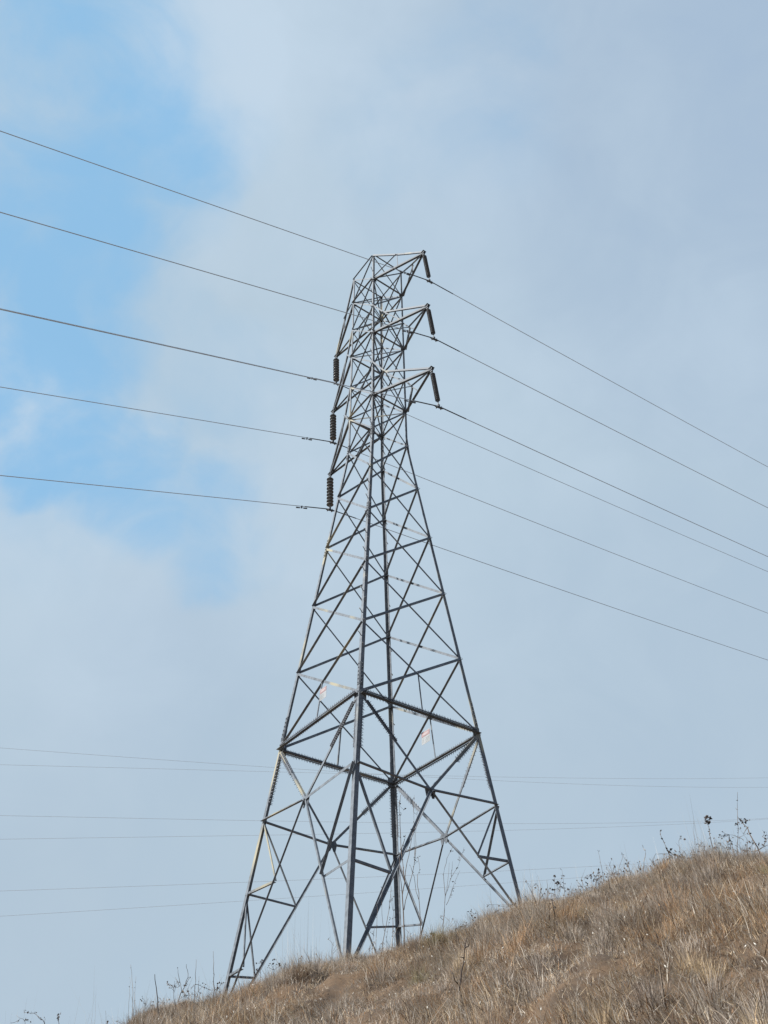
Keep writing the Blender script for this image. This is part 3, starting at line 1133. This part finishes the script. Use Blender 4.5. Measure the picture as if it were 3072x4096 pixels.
def weed(label, rho, lines, rad=.006, leaves=(), lsize=.045, stray=0, name='dry_weed', cat='weed', m=STEM, lm=LEAF, group='dry weeds along the crest'):
    """lines: stems as lists of view points (3072-wide); leaves: view points where a leaf or dead flower sits"""
    p0 = at(*lines[0][0], rho)
    g = gz(p0.x, p0.y)
    root = empty(name, Vector((p0.x, p0.y, g)))
    tag(root, label, cat, group)
    org = root.location.copy()
    bm = bmesh.new()
    allp, allp_all = [], []
    for k, ln in enumerate(lines):
        pts = []
        for i, (x, y) in enumerate(ln):
            dr = .0 if i == 0 else random.uniform(-.10, .10)
            pts.append(at(x, y, rho + dr))
        # subdivide with slight kinks
        fine = [pts[0]]
        for a_, b_ in zip(pts, pts[1:]):
            nseg = max(2, int((b_ - a_).length / .16))
            for i in range(1, nseg + 1):
                q = a_ + (b_ - a_) * (i / nseg)
                if i < nseg:
                    q = q + Vector((random.gauss(0, .006), random.gauss(0, .006), random.gauss(0, .004)))
                fine.append(q)
        if k == 0:
            fine = [Vector((p0.x, p0.y, min(g, p0.z) - .15))] + fine
        n = len(fine)
        r0 = rad if k == 0 else rad * .62
        add_tube(bm, [q - org for q in fine], [r0 * (1 - .62 * i / (n - 1)) for i in range(n)], 5)
        allp += fine[n // 3:]
        allp_all += fine
    o = bm_obj('stem', bm, m, None, True); o.parent = root
    if leaves or stray:
        bm = bmesh.new()
        for x, y in leaves:
            c = at(x, y, rho) - org
            near = min(allp_all, key=lambda q: (q - org - c).length)
            if (near - org - c).length > .015:
                add_tube(bm, [near - org, (near - org) * .5 + c * .5 - UP * .008, c], [.0028, .0022, .0018], 4)
            for _ in range(random.choice((1, 2, 2, 3))):
                leaf(bm, c + Vector((random.gauss(0, .008), random.gauss(0, .02), random.gauss(0, .008))), lsize * random.uniform(.6, 1.1))
        for _ in range(stray):
            q = random.choice(allp) - org
            leaf(bm, q, lsize * random.uniform(.45, .8), .8)
        o = bm_obj('leaves', bm, lm); o.parent = root
    return root


R0 = 13.4
weed('tallest dead weed, forking close beside the far leg of the tower', R0, [[(1616, 3800), (1613, 3640), (1609, 3580), (1619, 3530), (1613, 3470), (1604, 3400), (1600, 3300), (1596, 3220), (1602, 3180)],
     [(1616, 3640), (1632, 3570), (1648, 3500), (1660, 3440), (1664, 3390)], [(1619, 3530), (1628, 3450), (1640, 3390), (1650, 3330)], [(1609, 3580), (1600, 3500), (1597, 3420)], [(1605, 3400), (1618, 3360), (1622, 3340)]],
     .010, [(1616, 3238), (1606, 3257), (1601, 3208), (1621, 3345), (1600, 3210)], .05, 22)
weed('tall thin branching weed right of the far leg, leaning over the pale brace', R0, [[(1687, 3770), (1681, 3690), (1676, 3600), (1669, 3540), (1670, 3500), (1679, 3480), (1672, 3430)], [(1676, 3600), (1660, 3530), (1650, 3490), (1659, 3430), (1656, 3330), (1655, 3250), (1657, 3180)],
     [(1659, 3430), (1664, 3380), (1668, 3250)], [(1650, 3490), (1640, 3460)], [(1655, 3250), (1650, 3200)]], .0065, [(1674, 3431), (1669, 3258), (1651, 3198), (1665, 3447), (1650, 3320)], .035, 14)
weed('candelabra-shaped dry weed standing alone in the gap right of the tower centre', R0, [[(1770, 3780), (1772, 3700), (1778, 3640), (1781, 3585), (1776, 3530), (1779, 3470), (1788, 3432), (1810, 3390)],
     [(1781, 3585), (1796, 3540), (1806, 3508), (1830, 3470), (1850, 3410), (1856, 3390)], [(1785, 3620), (1800, 3585), (1815, 3540), (1828, 3508), (1840, 3482)], [(1781, 3585), (1790, 3530), (1797, 3450)], [(1806, 3508), (1808, 3480), (1810, 3446)], [(1772, 3680), (1761, 3662)]],
     .0062, [(1807, 3405), (1835, 3425), (1830, 3437), (1827, 3475), (1806, 3508), (1832, 3500), (1818, 3528), (1802, 3583), (1762, 3662), (1854, 3405), (1812, 3554)], .036, 10)
weed('grey weed with side shoots between the near and far legs', R0, [[(1527, 3815), (1538, 3735), (1552, 3660), (1560, 3600), (1563, 3570), (1567, 3545)], [(1538, 3725), (1528, 3660), (1527, 3600), (1528, 3550)], [(1560, 3610), (1575, 3585)], [(1556, 3640), (1558, 3605)]],
     .0055, [(1527, 3556), (1557, 3604), (1528, 3614)], .032, 12)
weed('pair of straight thin stalks left of the far leg', R0, [[(1504, 3805), (1505, 3740), (1508, 3670), (1507, 3610)], [(1542, 3810), (1545, 3765), (1555, 3690), (1561, 3670)], [(1545, 3765), (1562, 3790)], [(1492, 3760), (1497, 3720), (1499, 3700)]], .0045, [(1561, 3675), (1560, 3690), (1547, 3745), (1494, 3725), (1486, 3732)], .03, 14)
weed('fine twiggy stalks tight against the left side of the far leg', R0, [[(1569, 3790), (1571, 3700), (1575, 3650), (1572, 3560)], [(1571, 3720), (1580, 3650)], [(1590, 3770), (1580, 3740), (1574, 3715)], [(1571, 3640), (1566, 3600), (1563, 3540), (1574, 3480)]], .0042, [(1577, 3668), (1579, 3640)], .028, 12)
weed('bare brown twig sticking up from the middle of the near slope', hit(1830, 4010), [[(1830, 4010), (1842, 3930), (1855, 3850), (1867, 3750)], [(1838, 3940), (1815, 3905), (1800, 3875)], [(1862, 3790), (1876, 3775)], [(1855, 3835), (1838, 3828)]], .009, m=TWIG)
weed('low leafy sprig on the grass beside the right foot of the tower', R0, [[(2088, 3625), (2075, 3600), (2056, 3618)], [(2080, 3610), (2100, 3590)]], .004, [(1955, 3618), (2058, 3614), (2063, 3625), (1990, 3640), (2000, 3627)], .055, 4)
weed('dark clover-like sprig on the slope between the far leg and the right foot', R0, [[(1893, 3690), (1889, 3665), (1880, 3650)], [(1889, 3665), (1898, 3655)], [(1865, 3700), (1862, 3690)]], .004, [(1878, 3650), (1886, 3646), (1898, 3657), (1885, 3662), (1893, 3672), (1830, 3712), (1838, 3705), (1858, 3703)], .042, 4)
weed('weed cluster with dark withered leaves just right of the tower', R0, [[(2196, 3640), (2190, 3570), (2187, 3520)], [(2215, 3640), (2220, 3560), (2216, 3500)], [(2260, 3580), (2254, 3530), (2248, 3480)], [(2216, 3560), (2240, 3550), (2262, 3565)]], .0055,
     [(2232, 3535), (2240, 3543), (2252, 3540), (2262, 3560), (2222, 3502), (2228, 3532), (2218, 3520), (2246, 3545), (2205, 3560), (2195, 3555), (2257, 3568)], .05, 16)
weed('leafy patch of weeds with one thin wand rising from it', R0, [[(2418, 3545), (2410, 3490), (2402, 3450), (2393, 3405)], [(2395, 3560), (2396, 3510), (2392, 3480)], [(2370, 3560), (2366, 3510), (2362, 3500)], [(2440, 3545), (2433, 3520), (2428, 3500)], [(2466, 3520), (2458, 3495), (2452, 3473)], [(2466, 3520), (2490, 3430), (2490, 3416)]], .0045,
     [(2352, 3508), (2362, 3505), (2372, 3510), (2376, 3520), (2395, 3487), (2398, 3510), (2385, 3525), (2392, 3480), (2432, 3510), (2445, 3512), (2418, 3525), (2400, 3530), (2470, 3500), (2460, 3520), (2425, 3520)], .045, 14)
weed('row of tiny dark leaved sprigs low on the crest', R0, [[(2322, 3585), (2326, 3550)], [(2310, 3590), (2314, 3545)], [(2340, 3570), (2352, 3530)]], .0038, [(2326, 3540), (2314, 3545), (2319, 3556), (2338, 3545), (2350, 3535), (2302, 3556), (2312, 3570)], .036, 6)
weed('arching stem with one dark curled leaf halfway up', R0, [[(2526, 3510), (2515, 3470), (2506, 3445), (2492, 3418)], [(2526, 3490), (2505, 3490)], [(2570, 3500), (2560, 3480), (2552, 3472)]], .0048, [(2508, 3447), (2512, 3451), (2514, 3468), (2505, 3480), (2522, 3480), (2552, 3455), (2556, 3472), (2565, 3484)], .045, 6)
weed('bare forked stick standing upright on the crest', R0, [[(2573, 3500), (2576, 3460), (2580, 3430), (2582, 3398)], [(2580, 3402), (2572, 3386), (2568, 3380)]], .0075, m=STEM_P)
weed('crooked bramble stem with dark leaf clumps and a hooked tip', R0, [[(2690, 3440), (2678, 3420), (2668, 3398), (2656, 3370), (2644, 3345), (2640, 3325)], [(2670, 3416), (2640, 3415), (2622, 3415)], [(2668, 3398), (2700, 3425), (2740, 3430), (2780, 3430)], [(2656, 3370), (2659, 3372)], [(2735, 3435), (2726, 3420), (2718, 3390), (2715, 3365), (2722, 3348)]], .0075,
     [(2668, 3400), (2672, 3408), (2678, 3401), (2690, 3425), (2693, 3422), (2678, 3437), (2710, 3428), (2718, 3432), (2670, 3440), (2652, 3450), (2656, 3462), (2732, 3424), (2725, 3350), (2728, 3354), (2755, 3434), (2762, 3432), (2722, 3455), (2740, 3455), (2720, 3475), (2730, 3480), (2605, 3460)], .055, 16)
weed('two very thin upright wands left of the stem topped by a dark flower', R0, [[(2785, 3440), (2780, 3380), (2775, 3330), (2773, 3285)], [(2779, 3435), (2773, 3400), (2767, 3370)], [(2785, 3430), (2796, 3385)]], .0035, [(2808, 3370), (2804, 3376), (2811, 3384), (2795, 3387), (2809, 3402), (2790, 3408), (2822, 3410)], .03, 4)
weed('stout stem topped by a ragged dark dead flower head', R0, [[(2861, 3460), (2856, 3410), (2852, 3395), (2842, 3350), (2838, 3330), (2835, 3310), (2832, 3298)], [(2832, 3298), (2822, 3285), (2818, 3278)], [(2852, 3395), (2842, 3396)], [(2852, 3395), (2862, 3399)]], .0075, [(2828, 3278), (2832, 3276), (2836, 3275), (2822, 3271), (2830, 3283), (2840, 3274), (2838, 3280), (2834, 3287), (2839, 3332), (2854, 3395)], .06, 4)
weed('tall pale wand rising above the bramble near the right edge', R0 + .2, [[(2955, 3440), (2948, 3395), (2951, 3360), (2953, 3330), (2951, 3290), (2950, 3240), (2950, 3200), (2950, 3168)], [(2948, 3240), (2941, 3231)], [(2951, 3350), (2930, 3340), (2900, 3340)], [(2951, 3350), (2985, 3336)], [(2958, 3440), (2962, 3400), (2960, 3370), (2948, 3345)], [(2900, 3395), (2920, 3398), (2940, 3402)]], .0055,
     [(2953, 3295), (2947, 3288), (2943, 3300), (2962, 3317), (2890, 3350), (2896, 3348), (2883, 3340), (2888, 3327), (2900, 3340), (2880, 3348), (2918, 3368), (2922, 3366), (2924, 3372), (2915, 3366), (2880, 3372), (2905, 3392), (2923, 3392), (2926, 3376)], .04, 14)
weed('bramble branch arching left from a dark knot at the right edge', R0, [[(3035, 3400), (3022, 3376), (2998, 3335), (2990, 3310), (2970, 3290), (2960, 3276), (2952, 3268)], [(3035, 3400), (3010, 3405), (2965, 3402)], [(3035, 3400), (3060, 3385), (3085, 3378)], [(3052, 3385), (3065, 3357), (3085, 3340)], [(3065, 3357), (3056, 3350), (3048, 3347)], [(2990, 3310), (2975, 3337)]], .0095,
     [(2957, 3275), (2968, 3288), (2965, 3284), (2990, 3282), (2988, 3280), (2994, 3282), (2976, 3282), (2994, 3307), (2998, 3332), (2988, 3337), (3060, 3326), (3068, 3338), (3022, 3378), (3032, 3380), (3058, 3365), (2990, 3400), (2980, 3402), (3000, 3407), (3000, 3375), (3010, 3372), (2985, 3375), (3050, 3378)], .046, 18)
weed('dark leaf sprigs beside the brace at the left foot of the tower', R0, [[(1035, 3950), (1042, 3895), (1046, 3850)], [(1095, 3940), (1097, 3890), (1096, 3840)], [(1042, 3895), (1030, 3880)], [(1097, 3880), (1115, 3865), (1122, 3855)]], .0042, [(1038, 3845), (1046, 3843), (1051, 3850), (1030, 3852), (1096, 3839), (1086, 3858), (1075, 3868), (1103, 3858), (1116, 3855), (1123, 3868), (1025, 3882), (1106, 3842), (1020, 3900)], .04, 4)
weed('sharp grass spear close left of the tower foot', R0, [[(858, 4010), (857, 3955), (856, 3900), (855, 3850), (853, 3805)], [(857, 3960), (868, 3962), (880, 3950)]], .0062, [(870, 3942), (872, 3960), (882, 3938), (857, 3900)], .034, 6)
weed('upright dark stalk with a thin horizontal runner', R0, [[(778, 4010), (779, 3950), (781, 3900), (785, 3838)], [(779, 3937), (800, 3942), (830, 3955), (860, 3960)], [(788, 3990), (794, 3940), (796, 3905)]], .0055, [(805, 3938), (815, 3950), (803, 3970), (830, 3955)], .034, 6)
weed('forked woody twig leaning right on the left crest', R0, [[(712, 4010), (724, 3970), (742, 3940), (752, 3910), (750, 3880), (745, 3860)], [(742, 3940), (757, 3912), (760, 3906)], [(728, 3970), (718, 3920), (712, 3890), (710, 3875)], [(718, 3945), (700, 3908)], [(730, 3960), (748, 3990)]], .0068, [(695, 3940), (700, 3950), (744, 3942), (740, 3938), (735, 3965), (745, 3985), (738, 3990)], .04, 6)
weed('thick bare dark stalk leaning left on the left shoulder of the hill', hit(640, 4092), [[(640, 4105), (636, 4060), (631, 4000), (625, 3950), (619, 3897)]], .009, m=TWIG)
weed('tall feathery grass stalks at the far left end of the hill', R0 + .1, [[(528, 4070), (530, 4000), (531, 3950), (527, 3890), (523, 3858)], [(513, 4070), (515, 4010), (518, 3950), (520, 3910)], [(532, 4060), (538, 4000), (541, 3950), (544, 3905)], [(555, 4050), (559, 4000)]], .004, m=STEM_P, stray=8, lsize=.03)
weed('arching sprig with round dark buds at the bottom left corner', 14.5, [[(190, 4135), (177, 4090), (160, 4072), (137, 4052), (115, 4052), (97, 4050)], [(108, 4110), (100, 4085), (80, 4072), (65, 4062)], [(80, 4075), (70, 4090)], [(97, 4052), (96, 4038)], [(97, 4085), (104, 4070)]], .005,
     [(97, 4040), (114, 4044), (124, 4054), (136, 4053), (117, 4084), (163, 4078), (181, 4074), (178, 4094), (100, 4080), (78, 4078), (45, 4092)], .032, 0)
weed('single stalk with a dark twisted leaf near the bottom left corner', 14.5, [[(240, 4140), (236, 4095), (233, 4070)]], .006, [(229, 4064), (232, 4072), (236, 4062), (230, 4078)], .05, 0)
weed('dull green shrublet on the crest below the slanting brace', R0 - .2, [[(1735, 3790), (1730, 3750), (1726, 3735)], [(1700, 3790), (1698, 3755)], [(1760, 3775), (1745, 3745)]], .005, [(1700, 3760), (1710, 3770), (1720, 3765), (1730, 3755), (1740, 3750), (1750, 3752), (1725, 3740), (1690, 3775), (1735, 3770), (1715, 3782)], .06, 14, lm=LEAF_G)
weed('thin dark dry stalk bent on the near right slope', hit(2232, 3720), [[(2232, 3720), (2220, 3660), (2210, 3600)], [(2225, 3690), (2250, 3720)]], .007, [(2215, 3620)], .03, 6, m=TWIG)

# short twigs that nothing tells apart: three shapes, copied along the crest
def twig_mesh(k):
    bm = bmesh.new()
    H = (.34, .26, .42)[k]
    pts = [Vector((0, 0, -.12)), Vector((.005, 0, H * .35)), Vector((.03 - .02 * k, .01, H * .7)), Vector((.02 + .02 * k, -.01, H))]
    add_tube(bm, pts, [.0042, .0036, .0026, .0014], 5)
    for i in range(3 + k):
        q = pts[1].lerp(pts[3], random.random())
        e = q + Vector((random.choice((-1, 1)) * random.uniform(.03, .09), random.uniform(-.04, .04), random.uniform(.03, .10)))
        add_tube(bm, [q, q.lerp(e, .5) + Vector((0, 0, .01)), e], [.0024, .002, .0012], 4)
        if i % 2 == 0 or k == 1:
            leaf(bm, e, .032)
            leaf(bm, e, .024)
    me = bpy.data.meshes.new('thin_twig'); bm.to_mesh(me); bm.free(); me.materials.append(STEM)
    return me


TW = [twig_mesh(k) for k in range(3)]
for n_, xa, xb, lab, grp in ((34, 2130, 3080, 'short thin dark twig sticking up from the crest right of the tower', 'short twigs on the right crest'),
                             (16, 1120, 1900, 'short thin dark twig in the grass among the tower legs', 'short twigs among the tower legs'),
                             (9, 520, 900, 'short thin dark twig on the crest left of the tower', 'short twigs on the left crest')):
    for i in range(n_):
        px = xa + (xb - xa) * (i + random.uniform(.1, .9)) / n_
        r = ray(px, 3700)
        az = math.atan2(r.x, r.y)
        rho = float(crest_r(az)) + random.uniform(-1.1, .15)
        x, y = rho * math.sin(az), rho * math.cos(az)
        o = link('thin_twig', TW[random.randrange(3)])
        o.location = (x, y, gz(x, y))
        o.rotation_euler = (random.gauss(0, .16), random.gauss(0, .16), random.uniform(0, 6.28))
        o.scale = (1, 1, random.uniform(.7, 1.25))
        tag(o, lab, 'twig', grp)
